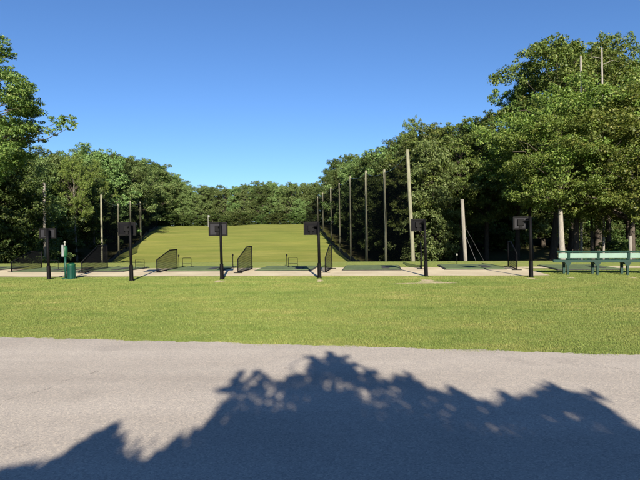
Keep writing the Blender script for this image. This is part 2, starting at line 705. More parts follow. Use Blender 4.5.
def build_pad():
    m = MB()
    us = np.linspace(-26, 7.6, 60)
    top = []
    fr = [tee(u, 0.05 * math.sin(u * 1.9) + 0.03 * math.sin(u * 5.3), 0.012) for u in us]
    bk = [tee(u, 3.6, 0.012) for u in us]
    o = 0
    for a, b in zip(fr, bk):
        m.v += [tuple(a), tuple(b)]
    for i in range(len(us) - 1):
        m.f.append((2 * i, 2 * i + 2, 2 * i + 3, 2 * i + 1))
    ob = m.build('concrete_path', CONCRETE)
    tag(ob, kind='structure')
    # second slab on the right, behind the bench
    m = MB()
    pts = [tee(7.62, 2.9, 0.010), tee(22, 2.9, 0.010), tee(22, 3.7, 0.010), tee(7.62, 3.7, 0.010)]
    m.v += [tuple(p) for p in pts]
    m.f.append((0, 1, 2, 3))
    tag(m.build('concrete_path', CONCRETE), kind='structure')


build_pad()


# ------------------------------------------------------------------ hitting mats
def make_mat():
    root = empty('hitting_mat')
    MB().box((0, 0, 0.012), (2.30, 2.30, 0.024), bev=0.006).build('rubber_base', RUBBER, root)
    MB().box((0, 0.03, 0.034), (2.20, 2.18, 0.018), bev=0.006).build('turf_surface', TURF, root)
    m = MB()
    m.box((0.55, -0.2, 0.052), (0.30, 1.1, 0.016), bev=0.006)
    m.build('tee_strip', RUBBER, root)
    return root


mat_specs = [
    (-12, 269.5, 'green turf hitting mat at the far left end of the concrete strip'),
    (54, 270.3, 'green turf hitting mat behind the green litter bin and grey screen post'),
    (112, 270.0, 'green turf hitting mat between the wide see-through divider and the next post'),
    (203, 269.4, 'green turf hitting mat behind the grey framed screen'),
    (288, 269.0, 'green turf hitting mat with a wire bag stand, left of the middle post'),
    (372, 268.4, 'large green turf hitting mat right of the thin tilted divider'),
    (470, 267.6, 'green turf hitting mat in front of the pale utility pole'),
    (578, 267.8, 'green turf hitting mat directly behind the long bench'),
]
mat0 = None
MATS = []
for px, py, lab in mat_specs:
    p = onground(px, py)
    p.z = 0.014 if px < 520 else 0.004
    if mat0 is None:
        mat0 = make_mat()
        o = mat0
        o.location = p
        o.rotation_euler = (0, 0, TH)
    else:
        o = dup(mat0, p, TH)
    tag(o, lab, 'hitting mat', 'hitting mats along the tee line')
    MATS.append(o)


# ------------------------------------------------------------------ mesh dividers
def make_divider(near_h, far_h, L):
    """runs along local +Y from its near, low end"""
    root = empty('bay_divider')
    knee = L * 0.62
    prof = [(0.0, 0.03), (0.0, near_h), (knee, far_h), (L, far_h), (L, 0.03)]
    fr = MB()
    r = 0.021
    P = [Vector((0, y, z)) for y, z in prof]
    for a, b in zip(P, P[1:] + P[:1]):
        fr.tube([a, b], r, 8)
    fr.build('frame', BLACK, root, True)
    me = MB()
    me.v += [tuple(p) for p in P]
    me.f.append(tuple(range(5)))
    me.build('mesh_fill', MESH_PANEL, root)
    for y in (0.02, L - 0.02):
        MB().box((0, y, 0.012), (0.34, 0.06, 0.024), bev=0.006).build('foot', BLACK, root)
    return root


div_specs = [
    (11.5, 272.5, 0.42, 0.80, 1.9, 4.0, 'black mesh bay divider at the far left, before dark woodland'),
    (82, 273.5, 0.45, 1.05, 1.9, 4.0, 'wide black mesh bay divider just right of the green bin'),
    (157, 273.0, 0.50, 0.84, 1.75, 0.0, 'black mesh divider with slanted top showing hill grass through it'),
    (238, 273.5, 0.52, 0.95, 1.75, 0.0, 'narrow black mesh divider just right of the grey framed screen'),
    (325.5, 273.0, 0.55, 0.98, 1.75, 0.0, 'thin black mesh divider beside the middle post, seen almost edge-on'),
    (421.5, 269.5, 0.75, 1.05, 1.75, -1.5, 'black mesh divider seen edge-on behind the second post from the right'),
    (517, 270.5, 0.60, 1.02, 1.75, -2.0, 'black mesh divider against dark trees left of the rightmost post'),
]
for px, py, h0, h1, L, extra, lab in div_specs:
    p = onground(px, py)
    p.z = 0.014
    o = make_divider(h0, h1, L)
    o.location = p
    o.rotation_euler = (0, 0, FWD_A + R(extra))
    tag(o, lab, 'divider', 'mesh dividers between the hitting bays')


# ------------------------------------------------------------------ posts with screens
def make_screen_post(h, off, face_mat, w=0.60, hh=0.42, lean=(0, 0), yaw=0.0, grey=True, hood=False):
    root = empty('screen_post')
    top = Vector((lean[0], lean[1], h))
    MB().tube([(0, 0, 0.0), (0, 0, 0.02)], 0.10, 16).build('base_plate', BLACK, root)
    MB().tube([(0, 0, 0.015), top * 0.27, top * 0.275], [0.066, 0.062, 0.054], 12).build('sleeve', BLACK, root, False)
    MB().tube([(0, 0, 0.3), top * 0.6, top], [0.047, 0.044, 0.041], 12).build('post', BLACK, root, True)
    cz = h - hh / 2 + 0.01
    c = Vector((off[0], off[1], cz))
    rot = Matrix.Rotation(yaw, 3, 'Z')
    # arm from post head to the case
    arm = MB()
    arm.tube([top - Vector((0, 0, 0.12)), top * 1.0 + Vector((off[0] * 0.5, off[1] * 0.55, -0.14)), c + rot @ Vector((0, -0.05, 0))], 0.028, 8)
    arm.build('bracket_arm', BLACK, root)
    case = MB()
    case.box(c, (w, 0.09, hh), rot, 0.012)
    cs = case.build('screen_case', DARK_PANEL, root)
    # raised rim round the back
    rim = MB()
    t = 0.045
    for sx in (-1, 1):
        rim.box(c + rot @ Vector((sx * (w / 2 - t / 2), -0.06, 0)), (t, 0.032, hh - 0.004), rot)
    for sz in (-1, 1):
        rim.box(c + rot @ Vector((0, -0.06, sz * (hh / 2 - t / 2))), (w - 2 * t - 0.004, 0.030, t), rot)
    rim.build('rim', BLACK, cs)
    MB().box(c + rot @ Vector((0, -0.049, 0)), (w - 2 * t - 0.006, 0.012, hh - 2 * t - 0.006), rot).build('back_plate', face_mat, cs)
    mb = MB()
    mb.box(c + rot @ Vector((0.0, -0.082, 0.02)), (0.20, 0.05, 0.20), rot, 0.008)
    mb.box(c + rot @ Vector((0.0, -0.075, -0.12)), (0.10, 0.04, 0.16), rot, 0.006)
    mb.build('mount_box', BLACK, cs)
    if hood:
        MB().box(c + rot @ Vector((-0.08, 0.16, hh / 2 + 0.012)), (w + 0.16, 0.42, 0.02), rot).build('sun_hood', BLACK, cs)
    return root


def place_post(base, toppx, case_px, h_override=None, **kw):
    b = onground(*base)
    t = at(toppx[0], toppx[1], b.y)
    h = t.z
    c = at(case_px[0], case_px[1], b.y + 0.28)
    off = (c.x - b.x, 0.28)
    o = make_screen_post(h, off, lean=(t.x - b.x, 0), **kw)
    o.location = (b.x, b.y, 0)
    return o


POSTS = [
    ((49.0, 279.5), (47.2, 228.5), (48.3, 234), dict(face_mat=GREY_PANEL, w=0.56, hh=0.36, yaw=R(6)),
     'black post with a light grey back plate, leftmost, beside the green bin'),
    ((131.6, 281.0), (129.9, 222.5), (127.5, 228.5), dict(face_mat=DARK_PANEL, w=0.58, hh=0.44, yaw=R(4)),
     'black post with an all-black screen before the left net poles'),
    ((222.0, 279.5), (220.4, 222.5), (218.3, 229.8), dict(face_mat=GREY_PANEL, w=0.62, hh=0.46, yaw=R(2)),
     'black post with a black-framed grey screen standing alone against the grass hill'),
    ((319.6, 278.5), (318.4, 222.5), (311.3, 229.5), dict(face_mat=DARK_PANEL, w=0.50, hh=0.42, yaw=R(-4), hood=True),
     'black post with a hooded black screen to its left, where hill meets right net'),
    ((426.2, 276.5), (424.7, 219.0), (418.3, 225.3), dict(face_mat=DARK_PANEL, w=0.50, hh=0.42, yaw=R(-6)),
     'black post with a black screen standing before the tallest net pole'),
    ((531.2, 277.5), (530.2, 216.5), (520.3, 223.0), dict(face_mat=GREY_PANEL, w=0.46, hh=0.42, yaw=R(-10)),
     'black post with a greyish screen against dark trees, nearest the bench'),
]
for base, top, cpx, kw, lab in POSTS:
    o = place_post(base, top, cpx, **kw)
    tag(o, lab, 'screen post', 'posts with screens along the tee line')


# ------------------------------------------------------------------ wire bag stands and stakes
def make_stand():
    root = empty('bag_stand')
    r = 0.012
    f = MB()
    f.tube([(-0.20, 0, 0.02), (-0.20, 0, 0.38), (-0.17, 0, 0.41), (0.17, 0, 0.41), (0.20, 0, 0.38), (0.20, 0, 0.02)], r, 6)
    f.build('hoop', BLACK, root)
    for s in (-1, 1):
        MB().tube([(s * 0.20, -0.20, 0.012), (s * 0.20, 0.25, 0.012)], r, 6).build('foot', BLACK, root)
    MB().tube([(-0.20, 0.0, 0.16), (0.20, 0.0, 0.16)], r * 0.8, 6).build('crossbar', BLACK, root)
    return root


stand_specs = [
    (140, 269.8, 'low black wire bag stand beside the post with the all-black screen'),
    (187, 268.4, 'low black wire bag stand right of the slanted mesh divider'),
    (293, 268.2, 'low black wire bag stand on the mat left of the middle post'),
    (54, 270.8, 'low black wire bag stand behind the leftmost post'),
]
st0 = None
for px, py, lab in stand_specs:
    p = onground(px, py)
    p.z = 0.045
    if st0 is None:
        st0 = make_stand()
        o = st0
        o.location = p
        o.rotation_euler = (0, 0, TH)
    else:
        o = dup(st0, p, TH + R(random.uniform(-8, 8)))
    tag(o, lab, 'bag stand', 'wire bag stands on the mats')


def make_stake(h, white=False):
    root = empty('tee_stake')
    MB().tube([(0, 0, 0), (0, 0, h)], [0.018, 0.016], 8).build('shaft', BLACK, root)
    MB().lathe([(0.0, h + 0.05), (0.03, h + 0.04), (0.036, h), (0.03, h - 0.05), (0.0, h - 0.055)], n=10).build('head', WHITE_PAINT if white else BLACK, root, True)
    return root


for px, py, top, wh, lab in [
    (179.0, 268.0, 254.5, False, 'thin dark stake standing just right of the slanted mesh divider'),
    (233.0, 268.2, 253.8, False, 'thin dark stake just left of the narrow divider'),
    (287.0, 267.0, 254.0, False, 'thin dark stake beside the wire bag stand left of middle post'),
    (457.0, 264.0, 253.5, True, 'thin stake with a white head beside the pale utility pole'),
]:
    b = onground(px, py)
    t = at(px, top, b.y)
    o = make_stake(t.z - 0.05, wh)
    o.location = b
    tag(o, lab, 'stake', 'stakes along the tee line')


# ------------------------------------------------------------------ ball washer and litter bin
def ball_washer():
    b = onground(65.8, 279.0)
    root = empty('ball_washer', b, R(-20))
    MB().lathe([(0.0, 0.03), (0.13, 0.03), (0.14, 0.0)], n=20).build('base_plate', WASHER_GREEN, root)
    MB().tube([(0, 0, 0.02), (0, 0, 0.80)], 0.038, 12).build('post', BIN_GREEN, root, True)
    MB().lathe([(0.0, 0.76), (0.055, 0.77), (0.082, 0.82), (0.086, 1.0), (0.08, 1.10), (0.055, 1.15), (0.0, 1.16)], n=18).build('body', WASHER_GREEN, root, True)
    k = MB()
    k.tube([(0, 0, 1.15), (0, 0, 1.27)], 0.016, 8)
    k.lathe([(0.0, 1.33), (0.03, 1.32), (0.04, 1.29), (0.03, 1.26), (0.0, 1.25)], n=12)
    k.build('plunger', WHITE_PAINT, root, True)
    t = MB()
    pts = [(-0.06, -0.10), (0.06, -0.10), (0.07, -0.08), (-0.05, -0.075)]
    for i, z in enumerate((0.80, 0.95, 1.12, 1.2)):
        w = 0.05 + 0.008 * math.sin(i * 2.1)
        t.v += [(-w - 0.02, -0.092 + 0.012 * (i % 2), z), (w - 0.02, -0.098 + 0.01 * ((i + 1) % 2), z), (w - 0.02, -0.088, z), (-w - 0.02, -0.083, z)]
    for i in range(3):
        for q in range(4):
            j = (q + 1) % 4
            t.f.append((i * 4 + q, i * 4 + j, i * 4 + 4 + j, i * 4 + 4 + q))
    t.f += [(3, 2, 1, 0), (12, 13, 14, 15)]
    tag(root, 'green ball washer on a post with white plunger, left of the green bin', 'ball washer')
    tw = t.build('towel', WHITE_CLOTH, root)


def litter_bin():
    b = onground(71.6, 279.0)
    root = empty('litter_bin', b)
    body = MB().lathe([(0.0, 0.0), (0.115, 0.0), (0.12, 0.02), (0.130, 0.45), (0.135, 0.47), (0.135, 0.49), (0.125, 0.49)], n=28).build('bin_body', BIN_GREEN, root, True)
    ribs = MB()
    for k in range(14):
        a = 2 * math.pi * k / 14
        ribs.box((0.126 * math.cos(a), 0.126 * math.sin(a), 0.23), (0.02, 0.016, 0.42), Matrix.Rotation(a, 3, 'Z'))
    ribs.build('slats', BIN_GREEN, root)
    MB().lathe([(0.138, 0.485), (0.142, 0.505), (0.130, 0.53), (0.08, 0.555), (0.075, 0.54), (0.09, 0.50)], n=28).build('lid', WASHER_GREEN, root, True)
    tag(root, 'small round green litter bin on the grass beside the ball washer', 'litter bin')


ball_washer()
litter_bin()


# ------------------------------------------------------------------ bench
def bench():
    a = onground(568, 275.0)
    b = onground(630, 275.3)
    step = (b - a).length / 2.08
    ang = math.atan2(b.y - a.y, b.x - a.x)
    root = empty('park_bench', a, ang)
    xl, xr = -0.36, step * 3 + 0.36
    # legs: back upright, knee bracket, seat bearer, front leg
    for k in range(4):
        x = step * k
        m = MB()
        m.prism([(x - 0.030, -0.03, 0.0), (x - 0.030, 0.06, 0.0), (x - 0.030, 0.06, 0.42), (x - 0.030, 0.0, 0.80), (x - 0.030, -0.055, 0.80), (x - 0.030, -0.03, 0.42)], (0.06, 0, 0))
        m.build('leg', BENCH_GREEN, root)
        m = MB()
        m.prism([(x - 0.04, 0.062, 0.34), (x - 0.04, 0.52, 0.37), (x - 0.04, 0.52, 0.42), (x - 0.04, 0.062, 0.42)], (0.08, 0, 0))
        m.prism([(x - 0.035, 0.42, 0.0), (x - 0.035, 0.50, 0.0), (x - 0.035, 0.50, 0.365), (x - 0.035, 0.42, 0.36)], (0.07, 0, 0))
        m.build('seat_bearer', BENCH_GREEN, root)
        m = MB()
        m.prism([(x - 0.11, -0.035, 0.425), (x + 0.11, -0.035, 0.425), (x + 0.035, -0.035, 0.31), (x - 0.035, -0.035, 0.31)], (0, 0.03, 0))
        m.build('bracket', BENCH_GREEN, root)
    # seat planks
    m = MB()
    for i, y in enumerate((0.10, 0.225, 0.35, 0.475)):
        m.box(((xl + xr) / 2, y, 0.445), (xr - xl, 0.115, 0.045), bev=0.008)
    m.build('seat', BENCH_GREEN, root)
    MB().box(((xl + xr) / 2 - 0.05, -0.02, 0.465), (xr - xl + 0.1, 0.05, 0.09), bev=0.01).build('rear_rail', BENCH_GREEN, root)
    tl = Matrix.Rotation(R(6), 3, 'X')
    MB().box(((xl + xr) / 2, -0.075, 0.640), (xr - xl - 0.1, 0.03, 0.165), tl, 0.008).build('back_board', BENCH_WHITE, root)
    MB().box(((xl + xr) / 2, -0.078, 0.768), (xr - xl, 0.045, 0.055), tl, 0.008).build('top_rail', BENCH_GREEN, root)
    # straps over the white board at each leg
    for k in range(4):
        MB().box((step * k, -0.100, 0.635), (0.075, 0.016, 0.20), tl).build('strap', BENCH_GREEN, root)
    tag(root, 'long dark green park bench with a pale mint back board', 'bench')


bench()


# ------------------------------------------------------------------ poles and nets
def pole(name, xb, yb, xt, yt, d, r0, r1, mat, label, cat, group=None, extra=None, below=0.0):
    b = at(xb, yb, d)
    t = at(xt, yt, d)
    gz = float(terrain(b.x, d)) - 0.15
    lean = (t - b)
    k = (gz - b.z) / lean.z
    base = b + lean * k
    root = empty(name, base)
    top = t - base
    pts = [Vector((0, 0, 0)), top * 0.33 + Vector((0.02, 0, 0)), top * 0.66, top]
    MB().tube(pts, [r0, r0 * 0.7 + r1 * 0.3, r0 * 0.35 + r1 * 0.65, r1], 12).build('shaft', mat, root, True)
    MB().tube([top, top + Vector((0, 0, 0.05))], [r1 * 1.15, r1 * 0.8], 12).build('cap', mat, root)
    if extra:
        extra(root, top)
    tag(root, label, cat, group)
    return base, base + top


right_pole_specs = [
    (413.0, 262, 407.5, 150, 36, 0.165, 0.12, 'tallest and thickest pale net pole, behind the post second from the right'),
    (386.0, 262, 384.3, 170, 44.7, 0.12, 0.10, 'second right-hand net pole counted from the tallest one, pale green-grey'),
    (366.5, 262, 366.0, 171, 53.2, 0.135, 0.115, 'third right-hand net pole counted from the tallest, top level with its neighbour'),
    (350.8, 262, 350.2, 176, 64.0, 0.10, 0.08, 'slender fourth right-hand net pole counted from the tallest one'),
    (340.0, 252, 339.2, 183, 74.5, 0.10, 0.09, 'fifth right-hand net pole from the tallest, its foot on the hill edge'),
    (331.3, 243, 330.8, 188, 84.0, 0.13, 0.11, 'sixth right-hand net pole from the tallest, right of the middle post'),
    (323.0, 233, 322.8, 193, 97.0, 0.11, 0.09, 'thin grey net pole just right of the middle black post'),
    (317.8, 229, 317.6, 197, 107.0, 0.13, 0.11, 'farthest right-hand net pole, above the middle black post'),
]
RP = []
for i, (xb, yb, xt, yt, d, r0, r1, lab) in enumerate(right_pole_specs):
    RP.append(pole('net_pole', xb, yb, xt, yt, d, r0, r1, POLE_WOOD, lab, 'net pole', 'net poles right of the range'))
left_pole_specs = [
    (102.0, 262, 101.2, 195, 60, 0.13, 0.11, 'nearest left-hand net pole, slim and pale, right of the green bin'),
    (118.8, 258, 118.0, 204, 74, 0.13, 0.11, 'second left-hand net pole, just left of the all-black screen'),
    (131.0, 246, 130.2, 201, 82, 0.13, 0.11, 'pale net pole rising directly above the all-black screen'),
    (141.0, 238, 140.2, 202, 90, 0.17, 0.14, 'farthest left-hand net pole, right of the all-black screen'),
]
LP = []
for xb, yb, xt, yt, d, r0, r1, lab in left_pole_specs:
    LP.append(pole('net_pole', xb, yb, xt, yt, d, r0, r1, POLE_WOOD, lab, 'net pole', 'net poles left of the range'))


def net(name, P, label, extra_end=None, top_drop=0.2):
    root = empty(name, P[0][0])
    o0 = P[0][0]
    rows = []
    pts_b, pts_t = [], []
    n = 8
    ends = P + ([extra_end] if extra_end else [])
    for (b0, t0), (b1, t1) in zip(ends[:-1], ends[1:]):
        for k in range(n):
            s = k / n
            sag = 0.35 * 4 * s * (1 - s)
            bx = b0.lerp(b1, s)
            tx = t0.lerp(t1, s)
            gz = float(terrain(bx.x, bx.y))
            pts_b.append(Vector((bx.x, bx.y, gz + 0.05)) - o0)
            pts_t.append(tx - Vector((0, 0, top_drop + sag)) - o0)
    b, t = ends[-1]
    pts_b.append(Vector((b.x, b.y, float(terrain(b.x, b.y)) + 0.05)) - o0)
    pts_t.append(t - Vector((0, 0, top_drop)) - o0)
    m = MB()
    rng = random.Random(3)
    NZ = 6
    for i, (pb, pt) in enumerate(zip(pts_b, pts_t)):
        for j in range(NZ + 1):
            p = pb.lerp(pt, j / NZ)
            if 0 < j < NZ and i % n:
                p = p + Vector((rng.uniform(-0.12, 0.12), rng.uniform(-0.08, 0.08), 0))
            m.v.append(tuple(p))
    for i in range(len(pts_b) - 1):
        for j in range(NZ):
            a = i * (NZ + 1) + j
            m.f.append((a, a + NZ + 1, a + NZ + 2, a + 1))
    m.build('netting', NET, root, True)
    c = MB()
    c.tube(pts_t, 0.012, 5)
    c.build('top_cable', STEEL, root)
    s = MB()
    for i, pb in enumerate(pts_b):
        h = 0.55 + 0.15 * math.sin(i * 1.7)
        s.v += [tuple(pb + Vector((-0.03, 0, -0.1))), tuple(pb + Vector((0.03, 0, -0.1))), tuple(pb + Vector((0.02, 0, h))), tuple(pb + Vector((-0.02, 0, h)))]
    for i in range(len(pts_b) - 1):
        for q in range(4):
            j = (q + 1) % 4
            s.f.append((i * 4 + q, i * 4 + j, i * 4 + 4 + j, i * 4 + 4 + q))
    s.build('bottom_skirt', SKIRT, root)
    tag(root, label, 'safety net')


def far_end(x, y0, y1, d):
    a, b = at(x, y0, d), at(x, y1, d)
    a.z = float(terrain(a.x, d))
    return (a, b)


net('range_net', RP, 'tall black netting strung between the right-hand pole row', far_end(306, 226, 205, 124))
net('range_net', LP, 'tall black netting strung between the four left-hand poles', far_end(158, 226, 208, 120))


def guy(root, top):
    g = MB()
    a = top * 0.72
    g.tube([a, Vector((1.6, 0.6, top.z * 0.2))], 0.006, 5)
    g.tube([a + Vector((0, 0, -0.5)), Vector((1.0, -0.2, top.z * 0.1))], 0.006, 5)
    g.build('guy_wire', STEEL, root)


pole('utility_pole', 465.3, 262, 462.2, 200, 33, 0.135, 0.115, POLE_PALE, 'short bright utility pole with guy wires before the dark wood', 'utility pole', extra=guy)
pole('wooden_pole', 44.8, 262, 44.2, 183, 47, 0.13, 0.11, POLE_PALE, 'tall pale wooden pole rising behind the leftmost screen post', 'wooden pole')
pole('wooden_post', 630.4, 262, 630.2, 237, 27, 0.085, 0.08, POLE_PALE, 'short pale wooden post behind the right end of the bench', 'wooden post')
# flag stick on the crest
fb = at(208.3, 227, 122)
fb.z = float(terrain(fb.x, 122))
root = empty('range_flag', fb)
MB().tube([(0, 0, 0), (0, 0, 3.0)], 0.05, 8).build('stick', WHITE_PAINT, root)
MB().prism([(0.04, 0, 2.98), (0.04, 0, 2.55), (0.45, 0.1, 2.68), (0.45, 0.12, 2.86)], (0, 0.02, 0)).build('flag', WHITE_CLOTH, root)
tag(root, 'small white flag on the hill crest above the grey framed screen', 'flag')


# ------------------------------------------------------------------ trees
def leaf_quads(C, Rad, per, size, rng, flat=0.50, up=0.6):
    """C (n,3) clump centres, Rad (n,), returns verts and quad faces"""
    n = len(C)
    per = np.broadcast_to(np.asarray(per), (n,)).astype(int)
    idx = np.repeat(np.arange(n), per)
    N = len(idx)
    q = rng.normal(size=(N, 3))
    q /= np.linalg.norm(q, axis=1, keepdims=True)
    r = Rad[idx] * rng.random(N) ** 0.45
    pos = C[idx] + q * r[:, None] * np.array([1, 1, flat])
    pos += rng.normal(size=(N, 3)) * Rad[idx][:, None] * 0.10
    nrm = q * 0.7 + np.array([0, 0, up]) + rng.normal(size=(N, 3)) * 0.42
    nrm /= np.linalg.norm(nrm, axis=1, keepdims=True)
    t = rng.normal(size=(N, 3)) + np.array([0, 0, -0.35])
    t -= nrm * (t * nrm).sum(1, keepdims=True)
    t /= np.linalg.norm(t, axis=1, keepdims=True)
    b = np.cross(nrm, t)
    L = size * rng.uniform(0.6, 1.35, N)[:, None]
    W = L * rng.uniform(0.45, 0.75, N)[:, None]
    fold = nrm * L * rng.uniform(0.02, 0.16, N)[:, None]
    v = np.stack([pos - t * L * 0.5, pos + b * W * 0.5 + fold - t * L * 0.05, pos + t * L * 0.5, pos - b * W * 0.5 + fold - t * L * 0.05], 1)
    f = np.arange(N * 4).reshape(-1, 4)
    return v.reshape(-1, 3), f


def sprays(C, Rd, rng, k=7):
    """break each clump into smaller leafy sprays on its outer, upper side plus a thin core"""
    oc, orr = [], []
    for c, r in zip(C, Rd):
        oc.append(c)
        orr.append(r * 0.62)
        out = np.array([c[0], c[1], 0.0])
        out /= (np.linalg.norm(out) + 1e-6)
        for _ in range(int(k * rng.uniform(0.7, 1.3))):
            q = rng.normal(size=3) + out * 0.5 + np.array([0, 0, 0.35])
            q /= np.linalg.norm(q)
            oc.append(c + q * r * np.array([1.0, 1.0, 0.6]) * rng.uniform(0.65, 1.25))
            orr.append(r * rng.uniform(0.22, 0.48))
    return np.array(oc), np.array(orr)


def branch_path(a, b, rng, sag=0.12, k=4):
    a, b = np.array(a), np.array(b)
    L = np.linalg.norm(b - a)
    pts = []
    for i in range(k + 1):
        s = i / k
        p = a + (b - a) * s
        p = p + np.array([0, 0, 1]) * L * sag * math.sin(s * math.pi) * 0.8
        if 0 < i < k:
            p = p + rng.normal(size=3) * L * 0.035
        pts.append(p)
    return pts


def make_tree(seed, H, Rc, lo, n_limb, leaves, size, leaf, bark, shape='round', trunk_r=None, clump=1.0, keep=1.0, name='broadleaf_tree'):
    """H height, Rc crown radius, lo crown base as a fraction of H"""
    rng = np.random.default_rng(seed)
    root = empty(name)
    tr = trunk_r or H * 0.016
    tm = MB()
    lm = MB() if bark is BARK_PALE_LIT else tm
    bend = rng.normal(size=2) * H * 0.015
    axis = lambda s: np.array([bend[0] * math.sin(s * 2.6), bend[1] * math.sin(s * 2.1 + 0.4), H * s])
    ks = [0, 0.04, 0.15, 0.3, 0.5, 0.7, 0.9]
    tm.tube([axis(s) for s in ks], [tr * 1.45, tr * 1.1, tr * 0.95, tr * 0.82, tr * 0.6, tr * 0.36, tr * 0.1], 10)

    def prof(s):
        s = max(0.0, min(1.0, s))
        if shape == 'round':
            return math.sin(math.pi * (0.12 + 0.86 * s)) ** 0.62
        if shape == 'tall':
            return (math.sin(math.pi * (0.18 + 0.8 * s)) ** 0.75) * (0.75 + 0.25 * (1 - s))
        if shape == 'broad':
            return math.sin(math.pi * (0.25 + 0.72 * s)) ** 0.5
        return (1 - s * 0.8) * (0.9 if s > 0.08 else 0.75)        # 'full'
    lob = rng.uniform(0, 6.28, 4)
    amp = rng.uniform(0.08, 0.2, 4)

    def radius(s, a):
        w = 1 + amp[0] * math.sin(2 * a + lob[0]) + amp[1] * math.sin(3 * a + lob[1] + 3 * s) + 0.6 * amp[2] * math.sin(5 * a + lob[2] + 7 * s)
        return Rc * prof(s) * w

    C, Rd = [], []
    a = rng.uniform(0, 6.28)
    for i in range(n_limb):
        s = (i + 0.5) / n_limb
        s = min(0.98, s + rng.normal() * 0.03)
        a += 2.399 + rng.normal() * 0.25
        r = radius(s, a) * rng.uniform(0.72, 1.05)
        z = H * (lo + (1 - lo) * s)
        tip = np.array([math.cos(a) * r, math.sin(a) * r, z]) + axis(s) * np.array([1, 1, 0])
        h0 = max(lo * 0.9, (z / H) - 0.08 - 0.22 * (r / Rc) * rng.uniform(0.5, 1.2))
        st = axis(h0)
        pth = branch_path(st, tip, rng)
        rad0 = tr * 0.42 * (1 - 0.55 * s)
        lm.tube(pth, list(np.linspace(rad0, rad0 * 0.18, len(pth))), 6, False)
        ncl = 3 + int(rng.random() * 2)
        for c in range(ncl):
            u = rng.uniform(0.45, 1.06)
            q = st + (tip - st) * u + rng.normal(size=3) * np.array([0.75, 0.75, 0.45]) * clump * (0.5 + 0.7 * u)
            C.append(q)
            Rd.append(clump * rng.uniform(0.55, 1.15))
            if c < 2:
                lm.tube([st + (tip - st) * (u * 0.75), q], [rad0 * 0.3, rad0 * 0.08], 5, False)
    # crown top
    for c in range(4):
        C.append(axis(0.97) + rng.normal(size=3) * np.array([0.6, 0.6, 0.35]) * clump)
        Rd.append(clump * rng.uniform(0.4, 0.8))
    C, Rd = np.array(C), np.array(Rd)
    C, Rd = sprays(C, Rd, rng)
    w = Rd ** 2
    per = np.maximum(5, leaves * w / w.sum() * keep).astype(int)
    v, f = leaf_quads(C, Rd, per, size, rng, 0.6, 0.5)
    tm.build('trunk', bark, root, True)
    if lm is not tm:
        lm.build('branches', BARK, root, True)
    np_mesh('crown', v, f, leaf, root)
    return root, H, Rc


PROTO = {}
PROTO['maple1'] = make_tree(1, 14, 5.6, 0.47, 38, 80000, 0.17, LEAF_A, BARK, 'round', clump=1.35)
PROTO['maple2'] = make_tree(2, 14, 5.4, 0.39, 38, 76000, 0.17, LEAF_A, BARK, 'broad', clump=1.35)
PROTO['oak1'] = make_tree(3, 19, 5.4, 0.34, 36, 60000, 0.19, LEAF_B, BARK, 'tall', clump=1.25)
PROTO['oak2'] = make_tree(4, 19, 5.8, 0.38, 36, 56000, 0.19, LEAF_B, BARK, 'round', clump=1.2)
PROTO['oak3'] = make_tree(14, 19, 4.8, 0.36, 28, 34000, 0.19, LEAF_B, BARK, 'tall', clump=1.05)
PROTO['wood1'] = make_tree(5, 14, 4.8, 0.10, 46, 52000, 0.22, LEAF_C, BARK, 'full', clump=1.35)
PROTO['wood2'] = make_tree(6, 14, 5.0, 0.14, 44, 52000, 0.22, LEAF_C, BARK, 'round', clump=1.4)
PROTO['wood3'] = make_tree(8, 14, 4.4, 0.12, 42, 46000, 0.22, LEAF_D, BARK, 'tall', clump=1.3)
PROTO['pale'] = make_tree(15, 19, 6.0, 0.51, 44, 56000, 0.19, LEAF_A, BARK_PALE_LIT, 'round', clump=1.3, trunk_r=0.34)
PROTO['hill_maple'] = make_tree(16, 14, 5.4, 0.2, 40, 52000, 0.22, LEAF_D, BARK, 'round', clump=1.35)
PROTO['shrub'] = make_tree(9, 4, 2.0, 0.06, 22, 9000, 0.20, LEAF_C, BARK, 'round', clump=0.6, name='woodland_shrub')
USED = set()
ORD = ['first', 'second', 'third', 'fourth', 'fifth', 'sixth', 'seventh', 'eighth', 'ninth', 'tenth', 'eleventh', 'twelfth', 'thirteenth',
       'fourteenth', 'fifteenth', 'sixteenth', 'seventeenth', 'eighteenth', 'nineteenth', 'twentieth', 'twenty-first', 'twenty-second', 'twenty-third', 'twenty-fourth']


def tree(kind, x, top, d, label, group, w=1.0, cat='tree'):
    root, H, Rc = PROTO[kind]
    p = at(x, top, d)
    gz = float(terrain(p.x, d)) - 0.1
    h = p.z - gz
    s = h / H
    loc = (p.x, d, gz)
    rz = random.uniform(0, 6.28)
    if kind not in USED:
        USED.add(kind)
        o = root
        o.location = loc
        o.rotation_euler = (0, 0, rz)
    else:
        o = dup(root, loc, rz)
    o.scale = (s * w, s * w, s)
    tag(o, label, cat, group)
    return o


